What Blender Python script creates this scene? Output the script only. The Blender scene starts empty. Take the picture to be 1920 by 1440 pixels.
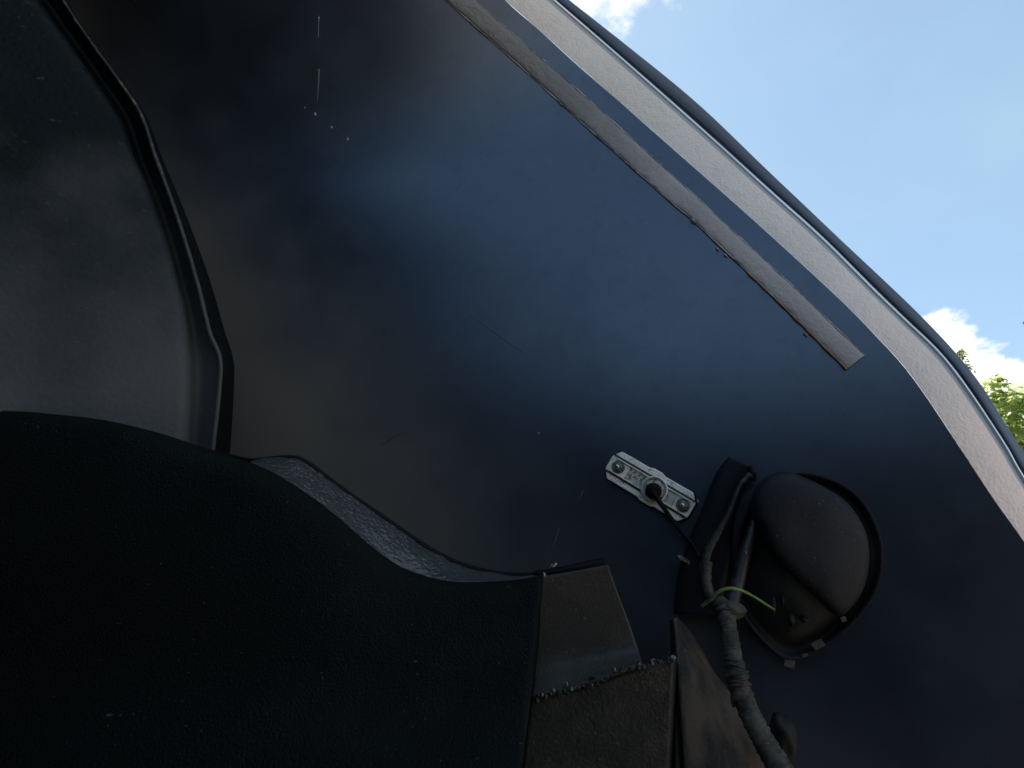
import bpy, bmesh, math, random
from mathutils import Vector, Matrix, noise
R = math.radians
random.seed(7)
scene = bpy.context.scene
C = scene.collection

# ------------------------------------------------------------------ camera
CAM = Vector((0, 0, 0.62)); PITCH = R(20); LENS = 20.0
cd = bpy.data.cameras.new('camera'); cam = bpy.data.objects.new('camera', cd); C.objects.link(cam)
cam.location = CAM; cam.rotation_euler = (R(90) + PITCH, 0, 0)
cd.lens = LENS; cd.sensor_width = 36; cd.clip_start = 0.01; cd.clip_end = 5000
cd.dof.use_dof = True; cd.dof.focus_distance = 0.85; cd.dof.aperture_fstop = 13
scene.camera = cam
FW = Vector((0, math.cos(PITCH), math.sin(PITCH))); UP = Vector((0, -math.sin(PITCH), math.cos(PITCH))); RT = Vector((1, 0, 0))
FPX = LENS / 36 * 1920
def ray(x, y): return FW + RT * ((x - 960) / FPX) + UP * ((720 - y) / FPX)
def px(x, y, d): return CAM + ray(x, y) * d          # a point d metres in front of the lens

# ------------------------------------------------------------------ sky, sun, exposure
SUN_EL, SUN_AZ = 56, -32          # azimuth from +Y, negative to the left
sdir = Vector((math.sin(R(SUN_AZ)) * math.cos(R(SUN_EL)), math.cos(R(SUN_AZ)) * math.cos(R(SUN_EL)), math.sin(R(SUN_EL))))
w = bpy.data.worlds.new('World'); scene.world = w; w.use_nodes = True
nt = w.node_tree; nt.nodes.clear()
def wn(t, **k):
    n = nt.nodes.new(t)
    for a, b in k.items(): setattr(n, a, b)
    return n
def wl(a, b): nt.links.new(a, b)
sky = wn('ShaderNodeTexSky', sky_type='NISHITA', sun_disc=False, sun_elevation=R(SUN_EL), sun_rotation=R(SUN_AZ),
         altitude=100, air_density=1.0, dust_density=0.7, ozone_density=1.2)
tc = wn('ShaderNodeTexCoord')
sep = wn('ShaderNodeSeparateXYZ'); wl(tc.outputs['Generated'], sep.inputs[0])
def wmath(op, a, b=None, c=None, clamp=False):
    n = wn('ShaderNodeMath', operation=op, use_clamp=clamp)
    for i, v in enumerate((a, b, c)):
        if v is None: continue
        if isinstance(v, (int, float)): n.inputs[i].default_value = v
        else: wl(v, n.inputs[i])
    return n.outputs[0]
den = wmath('ADD', wmath('MAXIMUM', sep.outputs[2], 0.0), 0.22)
comb = wn('ShaderNodeCombineXYZ')
wl(wmath('DIVIDE', sep.outputs[0], den), comb.inputs[0]); wl(wmath('DIVIDE', sep.outputs[1], den), comb.inputs[1])
nz = wn('ShaderNodeTexNoise'); nz.inputs['Scale'].default_value = 3.2; nz.inputs['Detail'].default_value = 9; nz.inputs['Roughness'].default_value = 0.58
wl(comb.outputs[0], nz.inputs['Vector'])
cover = nz.outputs[0]
# the cumulus clouds stand in these directions (every one a patch of the same noise field)
banks = [(ray(1140, -14), 0.115, 0.22), (ray(1268, 8), 0.035, 0.10), (ray(1700, 810), 0.215, 0.34), (ray(1930, 845), 0.175, 0.34), (ray(1960, 560), 0.12, -0.2), (ray(1560, 340), 0.22, -0.16), (ray(1880, 120), 0.22, -0.2), (ray(1370, 150), 0.10, -0.12)]
for d, rad, amt in banks:
    dn = wn('ShaderNodeVectorMath', operation='DISTANCE'); wl(tc.outputs['Generated'], dn.inputs[0]); dn.inputs[1].default_value = d.normalized()
    mr = wn('ShaderNodeMapRange', interpolation_type='SMOOTHSTEP'); wl(dn.outputs['Value'], mr.inputs[0])
    mr.inputs[1].default_value = rad; mr.inputs[2].default_value = rad * 0.15; mr.inputs[3].default_value = 0; mr.inputs[4].default_value = amt
    cover = wmath('ADD', cover, mr.outputs[0])
cm = wn('ShaderNodeMapRange', interpolation_type='SMOOTHSTEP'); wl(cover, cm.inputs[0])
cm.inputs[1].default_value = 0.57; cm.inputs[2].default_value = 0.68
nz2 = wn('ShaderNodeTexNoise'); nz2.inputs['Scale'].default_value = 1.1; nz2.inputs['Detail'].default_value = 6; nz2.inputs['Roughness'].default_value = 0.6
wl(comb.outputs[0], nz2.inputs['Vector'])
thin = wn('ShaderNodeMapRange'); wl(nz2.outputs[0], thin.inputs[0]); thin.inputs[1].default_value = 0.45; thin.inputs[2].default_value = 0.8; thin.inputs[3].default_value = 0.45; thin.inputs[4].default_value = 0.85
mix1 = wn('ShaderNodeMixRGB'); wl(thin.outputs[0], mix1.inputs[0]); wl(sky.outputs[0], mix1.inputs[1]); mix1.inputs[2].default_value = (2.3, 3.4, 4.05, 1)
mix2 = wn('ShaderNodeMixRGB'); wl(cm.outputs[0], mix2.inputs[0]); wl(mix1.outputs[0], mix2.inputs[1]); mix2.inputs[2].default_value = (7.0, 6.7, 6.1, 1)
bg = wn('ShaderNodeBackground'); bg.inputs[1].default_value = 0.10; wl(mix2.outputs[0], bg.inputs[0])
wo = wn('ShaderNodeOutputWorld'); wl(bg.outputs[0], wo.inputs[0])

sl = bpy.data.lights.new('sun', 'SUN'); so = bpy.data.objects.new('sun', sl); C.objects.link(so)
sl.energy = 5.0; sl.angle = R(0.5); sl.color = (1, 0.91, 0.79)
so.rotation_euler = sdir.to_track_quat('Z', 'Y').to_euler(); so.location = (0, 0, 8)

vs = scene.view_settings; vs.view_transform = 'Standard'; vs.look = 'None'; vs.exposure = 1.15; vs.gamma = 1; vs.use_curve_mapping = False
scene.render.engine = 'CYCLES'

# ------------------------------------------------------------------ materials
def material(name, base, rough=0.5, dirt_and_light=None, metal=0.0, spec=0.5, spots=(), bump=(), rvar=None, coat=0.0, sheen=0.0):
    """spots: (scale, detail, low, high, colour[, stretch]) noise patches of colour; bump: (scale, strength, distance[, detail])."""
    m = bpy.data.materials.new(name); m.use_nodes = True
    t = m.node_tree; b = t.nodes['Principled BSDF']
    co = t.nodes.new('ShaderNodeTexCoord').outputs['Object']
    b.inputs['Base Color'].default_value = (*base, 1); b.inputs['Roughness'].default_value = rough
    b.inputs['Metallic'].default_value = metal; b.inputs['Specular IOR Level'].default_value = spec
    b.inputs['Coat Weight'].default_value = coat; b.inputs['Coat Roughness'].default_value = 0.08
    cur = None
    for s in spots:
        sc, det, lo, hi, col = s[:5]
        n = t.nodes.new('ShaderNodeTexNoise'); n.inputs['Scale'].default_value = sc; n.inputs['Detail'].default_value = det; n.inputs['Roughness'].default_value = 0.6
        if len(s) > 5:
            mp = t.nodes.new('ShaderNodeMapping'); mp.inputs['Scale'].default_value = s[5]
            if len(s) > 6: mp.inputs['Rotation'].default_value = s[6]
            t.links.new(co, mp.inputs[0]); t.links.new(mp.outputs[0], n.inputs['Vector'])
        else: t.links.new(co, n.inputs['Vector'])
        r = t.nodes.new('ShaderNodeMapRange'); r.inputs[1].default_value = lo; r.inputs[2].default_value = hi; t.links.new(n.outputs[0], r.inputs[0])
        x = t.nodes.new('ShaderNodeMixRGB'); t.links.new(r.outputs[0], x.inputs[0])
        if cur is None: x.inputs[1].default_value = (*base, 1)
        else: t.links.new(cur, x.inputs[1])
        x.inputs[2].default_value = (*col, 1); cur = x.outputs[0]
    if dirt_and_light:   # second colour fading in towards one end, as road dust: (direction, start, end, colour, noise scale)
        dv, lo, hi, col, sc = dirt_and_light[:5]; dn = dirt_and_light[5] if len(dirt_and_light) > 5 else 0.9
        dp = t.nodes.new('ShaderNodeVectorMath'); dp.operation = 'DOT_PRODUCT'; t.links.new(co, dp.inputs[0]); dp.inputs[1].default_value = dv
        n = t.nodes.new('ShaderNodeTexNoise'); n.inputs['Scale'].default_value = sc; n.inputs['Detail'].default_value = 8; t.links.new(co, n.inputs['Vector'])
        ma = t.nodes.new('ShaderNodeMath'); ma.operation = 'MULTIPLY_ADD'; t.links.new(n.outputs[0], ma.inputs[0]); ma.inputs[1].default_value = (hi - lo) * dn; t.links.new(dp.outputs['Value'], ma.inputs[2])
        r = t.nodes.new('ShaderNodeMapRange'); r.interpolation_type = 'SMOOTHSTEP'; r.inputs[1].default_value = lo + (hi-lo)*dn/2; r.inputs[2].default_value = hi + (hi-lo)*dn/2; t.links.new(ma.outputs[0], r.inputs[0])
        x = t.nodes.new('ShaderNodeMixRGB'); t.links.new(r.outputs[0], x.inputs[0]); x.inputs[2].default_value = (*col, 1)
        if cur is None: x.inputs[1].default_value = (*base, 1)
        else: t.links.new(cur, x.inputs[1])
        cur = x.outputs[0]
        if metal:
            mm = t.nodes.new('ShaderNodeMapRange'); t.links.new(r.outputs[0], mm.inputs[0]); mm.inputs[3].default_value = metal; mm.inputs[4].default_value = 0.15; t.links.new(mm.outputs[0], b.inputs['Metallic'])
    if cur is not None: t.links.new(cur, b.inputs['Base Color'])
    if rvar:
        n = t.nodes.new('ShaderNodeTexNoise'); n.inputs['Scale'].default_value = rvar[0]; n.inputs['Detail'].default_value = 7; t.links.new(co, n.inputs['Vector'])
        r = t.nodes.new('ShaderNodeMapRange'); r.inputs[1].default_value = 0.3; r.inputs[2].default_value = 0.7; r.inputs[3].default_value = rvar[1]; r.inputs[4].default_value = rvar[2]
        t.links.new(n.outputs[0], r.inputs[0]); t.links.new(r.outputs[0], b.inputs['Roughness'])
    last = None
    for bb in bump:
        n = t.nodes.new('ShaderNodeTexNoise'); n.inputs['Scale'].default_value = bb[0]; n.inputs['Detail'].default_value = bb[3] if len(bb) > 3 else 3
        t.links.new(co, n.inputs['Vector'])
        u = t.nodes.new('ShaderNodeBump'); u.inputs['Strength'].default_value = bb[1]; u.inputs['Distance'].default_value = bb[2]
        t.links.new(n.outputs[0], u.inputs['Height'])
        if last: t.links.new(last, u.inputs['Normal'])
        last = u.outputs[0]
    if last: t.links.new(last, b.inputs['Normal'])
    return m

M = {}
M['skin'] = material('fender_inner_paint', (0.075, 0.094, 0.130), 0.36, metal=1.0, spec=0.5, spots=[(420, 2, 0.73, 0.76, (0.14, 0.14, 0.14)), (60, 8, 0.5, 0.9, (0.060, 0.074, 0.102))],
                     dirt_and_light=((-0.72, 0.0, -0.69), -0.44, -0.15, (0.150, 0.128, 0.112), 9, 0.45), rvar=(14, 0.31, 0.37), bump=[(2.0, 0.14, 0.02, 1), (900, 0.12, 0.0004)])
M['paint'] = material('navy_body_paint', (0.030, 0.036, 0.062), 0.36, spec=0.4, bump=[(700, 0.03, 0.0005)])
M['faint'] = material('faint_pale_scuff', (0.060, 0.064, 0.072), 0.5)
M['ridge'] = material('pale_edge_highlight', (0.40, 0.37, 0.36), 0.3, spots=[(60, 6, 0.45, 0.6, (0.10, 0.09, 0.09))])
M['flange'] = material('dusty_grey_undercoat', (0.65, 0.585, 0.55), 0.46, dirt_and_light=((0.9, 0, -0.4), -0.42, 0.02, (0.90, 0.69, 0.62), 14), spots=[(40, 6, 0.5, 0.75, (0.56, 0.52, 0.485)), (500, 3, 0.64, 0.74, (0.34, 0.31, 0.29))],  # turns paler and pinker towards the lower right end
                       bump=[(300, 0.5, 0.003, 3), (70, 0.35, 0.004)])
M['edge'] = material('smooth_lip_paint', (0.30, 0.31, 0.34), 0.28, bump=[(260, 0.05, 0.001)])
M['bead'] = material('glossy_rolled_bead', (0.75, 0.77, 0.80), 0.10, spec=1.0, metal=0.6)
M['strip'] = material('grey_sealer_tape', (0.15, 0.145, 0.15), 0.36, dirt_and_light=((0.68, 0.0, -0.73), -1.06, -0.70, (0.33, 0.30, 0.305), 16), spots=[(500, 4, 0.62, 0.70, (0.26, 0.25, 0.25)), (12, 6, 0.5, 0.7, (0.20, 0.165, 0.175))],  # sheen of the strip painted as a fade to lighter grey
                      rvar=(30, 0.25, 0.5), bump=[(300, 0.45, 0.0016), (60, 0.4, 0.004)])
M['copper'] = material('brown_glue_edge', (0.30, 0.17, 0.11), 0.5, bump=[(300, 0.5, 0.002)])
M['speck'] = material('pale_paint_spatter', (0.30, 0.30, 0.31), 0.5)
M['guard'] = material('dusty_guard_shaded_top', (0.0025, 0.0050, 0.0055), 0.55, spec=0.1, dirt_and_light=((0.35, 0, -0.93), -0.30, 0.06, (0.092, 0.090, 0.094), 9), spots=[ (80, 9, 0.64, 0.74, (0.075, 0.073, 0.066), (1, 1, 1.8)), (9, 8, 0.45, 0.8, (0.016, 0.018, 0.019))],  # dust low down; the black top is shade painted into the colour
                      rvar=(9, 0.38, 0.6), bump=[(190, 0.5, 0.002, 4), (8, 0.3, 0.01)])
M['hem'] = material('rubbed_hem_shaded_top', (0.016, 0.016, 0.017), 0.5, spec=0.3, dirt_and_light=((0.35, 0, -0.93), -0.36, 0.0, (0.070, 0.067, 0.064), 12), spots=[(120, 5, 0.5, 0.7, (0.13, 0.12, 0.11))], bump=[(400, 0.3, 0.001)])  # rubbed spots, and the guard's painted shade carried up the hem
M['liner'] = material('black_stone_guard', (0.0025, 0.0045, 0.0047), 0.65, spec=0.12, spots=[(7, 5, 0.5, 0.75, (0.006, 0.0085, 0.0085)), (330, 2, 0.715, 0.74, (0.05, 0.048, 0.04)), (60, 3, 0.74, 0.76, (0.06, 0.058, 0.05), (1, 1, 4))], bump=[(520, 0.7, 0.003), (60, 0.25, 0.003)])
M['gloss'] = material('wet_look_undercoat', (0.040, 0.039, 0.038), 0.26, spec=0.9, bump=[(330, 0.45, 0.003, 2)])
M['rubber'] = material('black_rubber', (0.004, 0.004, 0.0045), 0.6, spec=0.15, bump=[(300, 0.1, 0.001)])
M['bracket'] = material('dirty_black_steel', (0.024, 0.0215, 0.020), 0.55, spec=0.35, spots=[(14, 6, 0.45, 0.72, (0.046, 0.041, 0.036)), (330, 3, 0.64, 0.72, (0.10, 0.09, 0.07))],
                        bump=[(420, 0.35, 0.0014), (60, 0.2, 0.002)])
M['bracketd'] = material('blackened_steel', (0.012, 0.0125, 0.0115), 0.55, spec=0.35, spots=[(16, 7, 0.48, 0.7, (0.040, 0.036, 0.028)), (260, 4, 0.62, 0.72, (0.07, 0.066, 0.055))], bump=[(380, 0.5, 0.0018), (50, 0.4, 0.004)])
M['weld'] = material('spattered_weld', (0.030, 0.028, 0.026), 0.35, metal=0.2, spec=0.6, spots=[(170, 4, 0.58, 0.68, (0.30, 0.29, 0.28))], bump=[(330, 0.9, 0.005)])  # pale noise spots paint glints on the spattered beads
M['rail'] = material('brown_dust_on_rail', (0.10, 0.072, 0.050), 0.75, spots=[(16, 8, 0.44, 0.56, (0.014, 0.014, 0.014), (1, 1, .5)), (240, 4, 0.6, 0.7, (0.10, 0.078, 0.056))], bump=[(220, 0.5, 0.002), (30, 0.3, 0.004)])
M['plastic'] = material('aged_white_plastic', (0.80, 0.77, 0.72), 0.45, spots=[(260, 5, 0.58, 0.66, (0.20, 0.17, 0.14)), (60, 4, 0.5, 0.75, (0.62, 0.58, 0.52))], bump=[(500, 0.2, 0.0008)])
M['plasticd'] = material('grimy_plastic_recess', (0.46, 0.43, 0.40), 0.55, spots=[(200, 5, 0.48, 0.62, (0.10, 0.09, 0.08))], bump=[(420, 0.35, 0.001)])
M['groove'] = material('dirt_filled_groove', (0.05, 0.048, 0.042), 0.8)
M['steel'] = material('plated_steel', (0.55, 0.55, 0.56), 0.22, metal=1.0, spots=[(300, 4, 0.5, 0.7, (0.22, 0.20, 0.18))])
M['dullsteel'] = material('tarnished_steel', (0.22, 0.21, 0.20), 0.42, metal=0.7, spots=[(250, 4, 0.5, 0.65, (0.08, 0.07, 0.06))])
M['redprint'] = material('red_print', (0.35, 0.05, 0.05), 0.5)
M['bucket'] = material('dusty_black_bucket', (0.009, 0.009, 0.013), 0.62, spec=0.2, spots=[(12, 6, 0.42, 0.7, (0.023, 0.022, 0.027)), (420, 3, 0.68, 0.73, (0.12, 0.11, 0.105))], bump=[(300, 0.2, 0.0012)])
M['bowl'] = material('olive_dusted_bowl', (0.010, 0.010, 0.009), 0.6, spec=0.25, spots=[(22, 6, 0.45, 0.7, (0.036, 0.034, 0.027))], bump=[(260, 0.25, 0.0012)])
M['tape'] = material('dusty_cloth_tape', (0.075, 0.065, 0.052), 0.75, spots=[(60, 5, 0.42, 0.6, (0.022, 0.020, 0.017)), (330, 4, 0.6, 0.7, (0.13, 0.115, 0.095))], bump=[(330, 0.5, 0.0015)])
M['darktube'] = material('black_loom_tube', (0.013, 0.013, 0.014), 0.45, spots=[(90, 5, 0.58, 0.68, (0.07, 0.06, 0.05))], bump=[(260, 0.2, 0.001)])
M['web'] = material('dark_blue_support', (0.006, 0.007, 0.011), 0.5, spec=0.2, spots=[(90, 5, 0.62, 0.70, (0.03, 0.027, 0.024))], bump=[(260, 0.2, 0.001)])
M['green'] = material('green_wire_jacket', (0.12, 0.20, 0.05), 0.5, spots=[(60, 4, 0.42, 0.6, (0.05, 0.065, 0.03))])
M['paper'] = material('grey_tape_scrap', (0.085, 0.075, 0.066), 0.7, spots=[(200, 5, 0.45, 0.6, (0.03, 0.027, 0.025))])
M['ground'] = material('gravel_yard', (0.36, 0.31, 0.255), 0.9, spots=[(3, 8, 0.4, 0.65, (0.29, 0.25, 0.195)), (45, 5, 0.5, 0.7, (0.42, 0.37, 0.31))], bump=[(35, 0.6, 0.02)])
M['bark'] = material('bark', (0.10, 0.075, 0.05), 0.9, bump=[(40, 0.8, 0.02)])
def leafmat(name, c1, c2, tr):
    m = bpy.data.materials.new(name); m.use_nodes = True; t = m.node_tree; b = t.nodes['Principled BSDF']
    g = t.nodes.new('ShaderNodeNewGeometry'); rmp = t.nodes.new('ShaderNodeMixRGB')
    t.links.new(g.outputs['Random Per Island'], rmp.inputs[0]); rmp.inputs[1].default_value = (*c1, 1); rmp.inputs[2].default_value = (*c2, 1)
    t.links.new(rmp.outputs[0], b.inputs['Base Color']); b.inputs['Roughness'].default_value = 0.45
    tl = t.nodes.new('ShaderNodeBsdfTranslucent'); tl.inputs[0].default_value = (*tr, 1)
    ms = t.nodes.new('ShaderNodeMixShader'); ms.inputs[0].default_value = 0.45
    t.links.new(b.outputs[0], ms.inputs[1]); t.links.new(tl.outputs[0], ms.inputs[2])
    t.links.new(ms.outputs[0], t.nodes['Material Output'].inputs['Surface'])
    return m
M['leaf'] = leafmat('broad_leaf', (0.06, 0.10, 0.03), (0.13, 0.17, 0.06), (0.66, 0.80, 0.30))
M['leafd'] = leafmat('twig_leaf', (0.05, 0.085, 0.03), (0.10, 0.12, 0.05), (0.14, 0.18, 0.06))
M['leafp'] = leafmat('plum_leaf', (0.06, 0.03, 0.09), (0.09, 0.05, 0.13), (0.10, 0.05, 0.16))

# ------------------------------------------------------------------ mesh helpers
def mesh_obj(name, verts, faces, m, parent=None, smooth=True, solid=0.0, offset=-1.0, mats=None, bevel=0.0, auto=None, face=None, rim=True):
    off = parent['_o'] if parent is not None and '_o' in parent else None
    base = Vector(off) if off is not None else Vector((0, 0, 0))
    if face is not None:
        acc = 0.0
        for f in faces[::max(1, len(faces) // 60)]:
            a, b, c = (Vector(verts[i]) for i in f[:3]); acc += (b - a).cross(c - a).normalized().dot((face - a).normalized())
        if acc < 0: faces = [tuple(reversed(f)) for f in faces]
    me = bpy.data.meshes.new(name); me.from_pydata([tuple(Vector(v) - base) for v in verts], [], faces); me.update()
    if smooth: me.polygons.foreach_set('use_smooth', [True] * len(me.polygons))
    o = bpy.data.objects.new(name, me); C.objects.link(o)
    for x in (mats or [m]): me.materials.append(M[x])
    if bevel:
        b = o.modifiers.new('bevel', 'BEVEL'); b.width = bevel; b.segments = 2; b.limit_method = 'ANGLE'; b.angle_limit = R(35)
    if solid:
        s = o.modifiers.new('thickness', 'SOLIDIFY'); s.thickness = solid; s.offset = offset; s.use_rim = rim
        if mats and len(mats) > 1: s.material_offset = 1; s.material_offset_rim = 1
    if auto and smooth: me.set_sharp_from_angle(angle=R(auto))
    if parent is not None:
        o.parent = parent; o['_o'] = tuple(base)
    return o
def thing(name, label, cat, loc, group=None):
    o = bpy.data.objects.new(name, None); C.objects.link(o); o.empty_display_size = 0.03
    o.location = loc; o['label'] = label; o['category'] = cat; o['_o'] = tuple(loc)
    if group: o['group'] = group
    return o
def spline(pts, n):
    """Catmull-Rom through pts, resampled to n points evenly by length."""
    pts = [Vector(p) for p in pts]
    if len(pts) == 2: dense = [pts[0].lerp(pts[1], i / 40) for i in range(41)]
    else:
        P = [pts[0] * 2 - pts[1]] + pts + [pts[-1] * 2 - pts[-2]]; dense = []
        for i in range(1, len(P) - 2):
            for k in range(16):
                t = k / 16; a, b, c, d = P[i-1], P[i], P[i+1], P[i+2]
                dense.append(0.5 * ((2*b) + (c-a)*t + (2*a-5*b+4*c-d)*t*t + (3*b-a-3*c+d)*t*t*t))
        dense.append(P[-2])
    L = [0]
    for i in range(1, len(dense)): L.append(L[-1] + (dense[i] - dense[i-1]).length)
    out = []; j = 0
    for k in range(n):
        s = L[-1] * k / (n - 1)
        while j < len(L) - 2 and L[j+1] < s: j += 1
        u = (s - L[j]) / max(1e-9, L[j+1] - L[j]); out.append(dense[j].lerp(dense[j+1], min(1, max(0, u))))
    return out
def grid_faces(nr, nc, closed=False):
    f = []
    for i in range(nr - 1):
        for j in range(nc if closed else nc - 1):
            k = (j + 1) % nc
            f.append((i*nc + j, i*nc + k, (i+1)*nc + k, (i+1)*nc + j))
    return f
def loft(rows, n, cross=None):
    rows = [spline(r, n) for r in rows]
    if cross:
        cols = [spline([r[i] for r in rows], cross) for i in range(n)]
        rows = [[cols[i][k] for i in range(n)] for k in range(cross)]
    return [p for r in rows for p in r], grid_faces(len(rows), n)
def tube(pts, rad, n=60, seg=12, wob=0.0, seed=0, caps=True):
    P = spline(pts, n) if n else [Vector(p) for p in pts]
    n = len(P); V = []; F = []
    up = Vector((0.31, 0.2, 0.93))
    for i, p in enumerate(P):
        t = (P[min(n-1, i+1)] - P[max(0, i-1)]).normalized()
        a = t.cross(up).normalized(); b = t.cross(a)
        u = i / (n - 1)
        r = rad(u) if callable(rad) else rad
        for k in range(seg):
            th = 2 * math.pi * k / seg
            rr = r * (1 + wob * noise.noise(Vector((math.cos(th) * 1.5, math.sin(th) * 1.5 + seed, i * 0.35))))
            V.append(p + (a * math.cos(th) + b * math.sin(th)) * rr)
    F = grid_faces(n, seg, True)
    if caps: F += [tuple(range(seg))[::-1], tuple(range((n-1)*seg, n*seg))]
    return V, F
def frame(n, xdir):
    n = n.normalized(); x = (xdir - n * xdir.dot(n)).normalized(); return x, n.cross(x), n
def blob(c, fr, r, seed=0, seg=10, rings=6, rough=0.25):
    """an uneven rounded lump; r = (rx, ry, rz) in frame fr."""
    V = []; F = []
    for i in range(rings + 1):
        ph = math.pi * i / rings
        for k in range(seg):
            th = 2 * math.pi * k / seg
            d = Vector((math.sin(ph) * math.cos(th), math.sin(ph) * math.sin(th), math.cos(ph)))
            s = 1 + rough * noise.noise(d * 1.7 + Vector((seed * 3.1, seed, 0)))
            V.append(c + fr[0] * d.x * r[0] * s + fr[1] * d.y * r[1] * s + fr[2] * d.z * r[2] * s)
    return V, grid_faces(rings + 1, seg, True)
def lathe(c, fr, prof, seg=32, cap=True):
    """prof: (radius, height) pairs round fr[2]."""
    V = []
    for r, h in prof:
        for k in range(seg):
            th = 2 * math.pi * k / seg
            V.append(c + (fr[0] * math.cos(th) + fr[1] * math.sin(th)) * r + fr[2] * h)
    F = grid_faces(len(prof), seg, True)
    if cap: F += [tuple(range((len(prof)-1)*seg, len(prof)*seg))]
    return V, F
def prism(c, fr, poly, h0, h1):
    n = len(poly)
    V = [c + fr[0]*x + fr[1]*y + fr[2]*h0 for x, y in poly] + [c + fr[0]*x + fr[1]*y + fr[2]*h1 for x, y in poly]
    F = [tuple(range(n))[::-1], tuple(range(n, 2*n))] + [(i, (i+1) % n, n + (i+1) % n, n + i) for i in range(n)]
    return V, F
def join(*parts):
    V = []; F = []
    for v, f in parts:
        o = len(V); V += list(v); F += [tuple(i + o for i in q) for q in f]
    return V, F

# ------------------------------------------------------------------ the curved fender skin as a surface
SN = Vector((-0.30, -0.95, -0.09)).normalized()           # inner face looks back at the lens and into the car
SO = CAM + FW * 0.72
SU = (RT * 0.70 - UP * 0.71); SU = (SU - SN * SU.dot(SN)).normalized()   # along the arch edge, down to the right
SV = SU.cross(SN); SV = SV if SV.dot(UP) > 0 else -SV                      # out across the edge
SUR, SUU, SVR, SVU = SU.dot(RT), SU.dot(UP), SV.dot(RT), SV.dot(UP)
def sh(a, b):
    x = a * SUR + b * SVR; z = a * SUU + b * SVU
    h = 0.26 * min(0, x - 0.1) ** 2 + 0.06 * max(0, x) ** 2
    if z < -0.14:                                    # the bottom front corner tucks in
        k2 = min(1, max(0, (x + 0.05) / 0.3)); h += 0.38 * k2 * k2 * (3 - 2 * k2) * (z + 0.14) ** 2
    k = min(1, max(0, (0.40 - x) / 0.55)); k = k * k * (3 - 2 * k)
    if z > 0.29:                                     # the top of the fender rolls over
        kk = 0.25 + 1.2 * k; u = z - 0.29; sm = 0.25 + 0.6 * k
        h += sm * sm / (2 * kk) * math.log(math.cosh(2 * kk * u / sm))
    return h
def surf(a, b, off=0.0): return SO + SU * a + SV * b + SN * (sh(a, b) + off)
def snorm(a, b):
    e = 1e-3; n = (surf(a+e, b) - surf(a-e, b)).cross(surf(a, b+e) - surf(a, b-e)).normalized()
    return n if n.dot(SN) > 0 else -n
def ab(x, y):
    d = ray(x, y)
    def f(t):
        p = CAM + d * t - SO; a, b = p.dot(SU), p.dot(SV); return p.dot(SN) - sh(a, b), a, b
    lo, hi = 0.15, 0.15
    while hi < 2.5 and f(hi)[0] > 0: lo, hi = hi, hi + 0.02
    for _ in range(40):
        m = (lo + hi) / 2
        if f(m)[0] > 0: lo = m
        else: hi = m
    return f(lo)[1:]
def onskin(x, y, off=0.0):
    a, b = ab(x, y); return surf(a, b) + snorm(a, b) * off
def sdepth(x, y): return (onskin(x, y) - CAM).dot(FW)

# ------------------------------------------------------------------ ground
gv = [(-400, -400, 0), (400, -400, 0), (400, 400, 0), (-400, 400, 0)]
g = mesh_obj('ground', gv, [(0, 1, 2, 3)], 'ground'); g['kind'] = 'structure'

# ------------------------------------------------------------------ fender
F0 = [(947, 0), (1020, 65), (1133, 166), (1217, 240), (1300, 313), (1433, 431), (1573, 560), (1640, 628), (1692, 684), (1742, 752), (1800, 840), (1832, 889), (1870, 946), (1920, 1016)]
F1 = [(1037, 0), (1133, 83), (1300, 230), (1440, 357), (1540, 447), (1640, 547), (1700, 605), (1757, 660), (1807, 723), (1880, 833), (1920, 902)]
F2 = [(1067, 0), (1177, 87), (1300, 187), (1440, 320), (1573, 447), (1707, 573), (1790, 660), (1840, 723), (1880, 787), (1920, 851)]
def ext(pp, a=110, b=650):
    (x0, y0), (x1, y1) = pp[0], pp[2]; l = math.hypot(x1-x0, y1-y0); s = (x0 - (x1-x0)/l*a, y0 - (y1-y0)/l*a)
    (x2, y2), (x3, y3) = pp[-3], pp[-1]; l = math.hypot(x3-x2, y3-y2); e = (x3 + (x3-x2)/l*b, y3 + (y3-y2)/l*b)
    return [s, ((s[0]+x0)/2, (s[1]+y0)/2)] + pp + [((e[0]+x3)/2, (e[1]+y3)/2), e]
E0, E1, E2 = ext(F0), ext(F1), ext(F2)
fender = thing('front_fender', 'dark painted car fender seen from inside, with a pale dusty rolled edge against the sky', 'fender', (0.25, 0.75, 0.0))
eab = [Vector((*ab(x, y), 0)) for x, y in E0]
t0_ = (eab[0] - eab[7]).normalized(); t1_ = (eab[-1] - eab[-3]).normalized()
edge_ab = spline([eab[2] + t0_ * (0.10 + 0.12 * i) for i in range(10, -1, -1)] + eab[2:] + [eab[-1] + t1_ * 0.3], 190)
V = []; NR = 90
for k in range(NR):
    wv = (k / (NR - 1)); L = 2.1
    for e in edge_ab:
        a, b = e.x - 0.25 * wv * L, e.y - wv * L
        V.append(surf(a, b))
mesh_obj('skin', V, grid_faces(NR, 190), 'skin', fender, solid=0.002, offset=-1, mats=['skin', 'paint'], face=CAM, rim=False)
NL = 260
def at(pp, dd, n=NL):
    return spline([px(x, y, sdepth(x, y) + dd) for x, y in pp], n)
r0 = spline([onskin(x, y, 0.0004) for x, y in E0], NL)
r1 = at(E1, 0.020)
def mixrow(A, B, t, lift=0.0):
    return [a.lerp(b, t) + (CAM - a).normalized() * lift for a, b in zip(A, B)]
rows = [r0, mixrow(r0, r1, 0.1, 0.0012), mixrow(r0, r1, 0.3, 0.003), mixrow(r0, r1, 0.5, 0.004), mixrow(r0, r1, 0.7, 0.0042), mixrow(r0, r1, 0.86, 0.0035)]
V, F = loft(rows, NL, 24)
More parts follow.
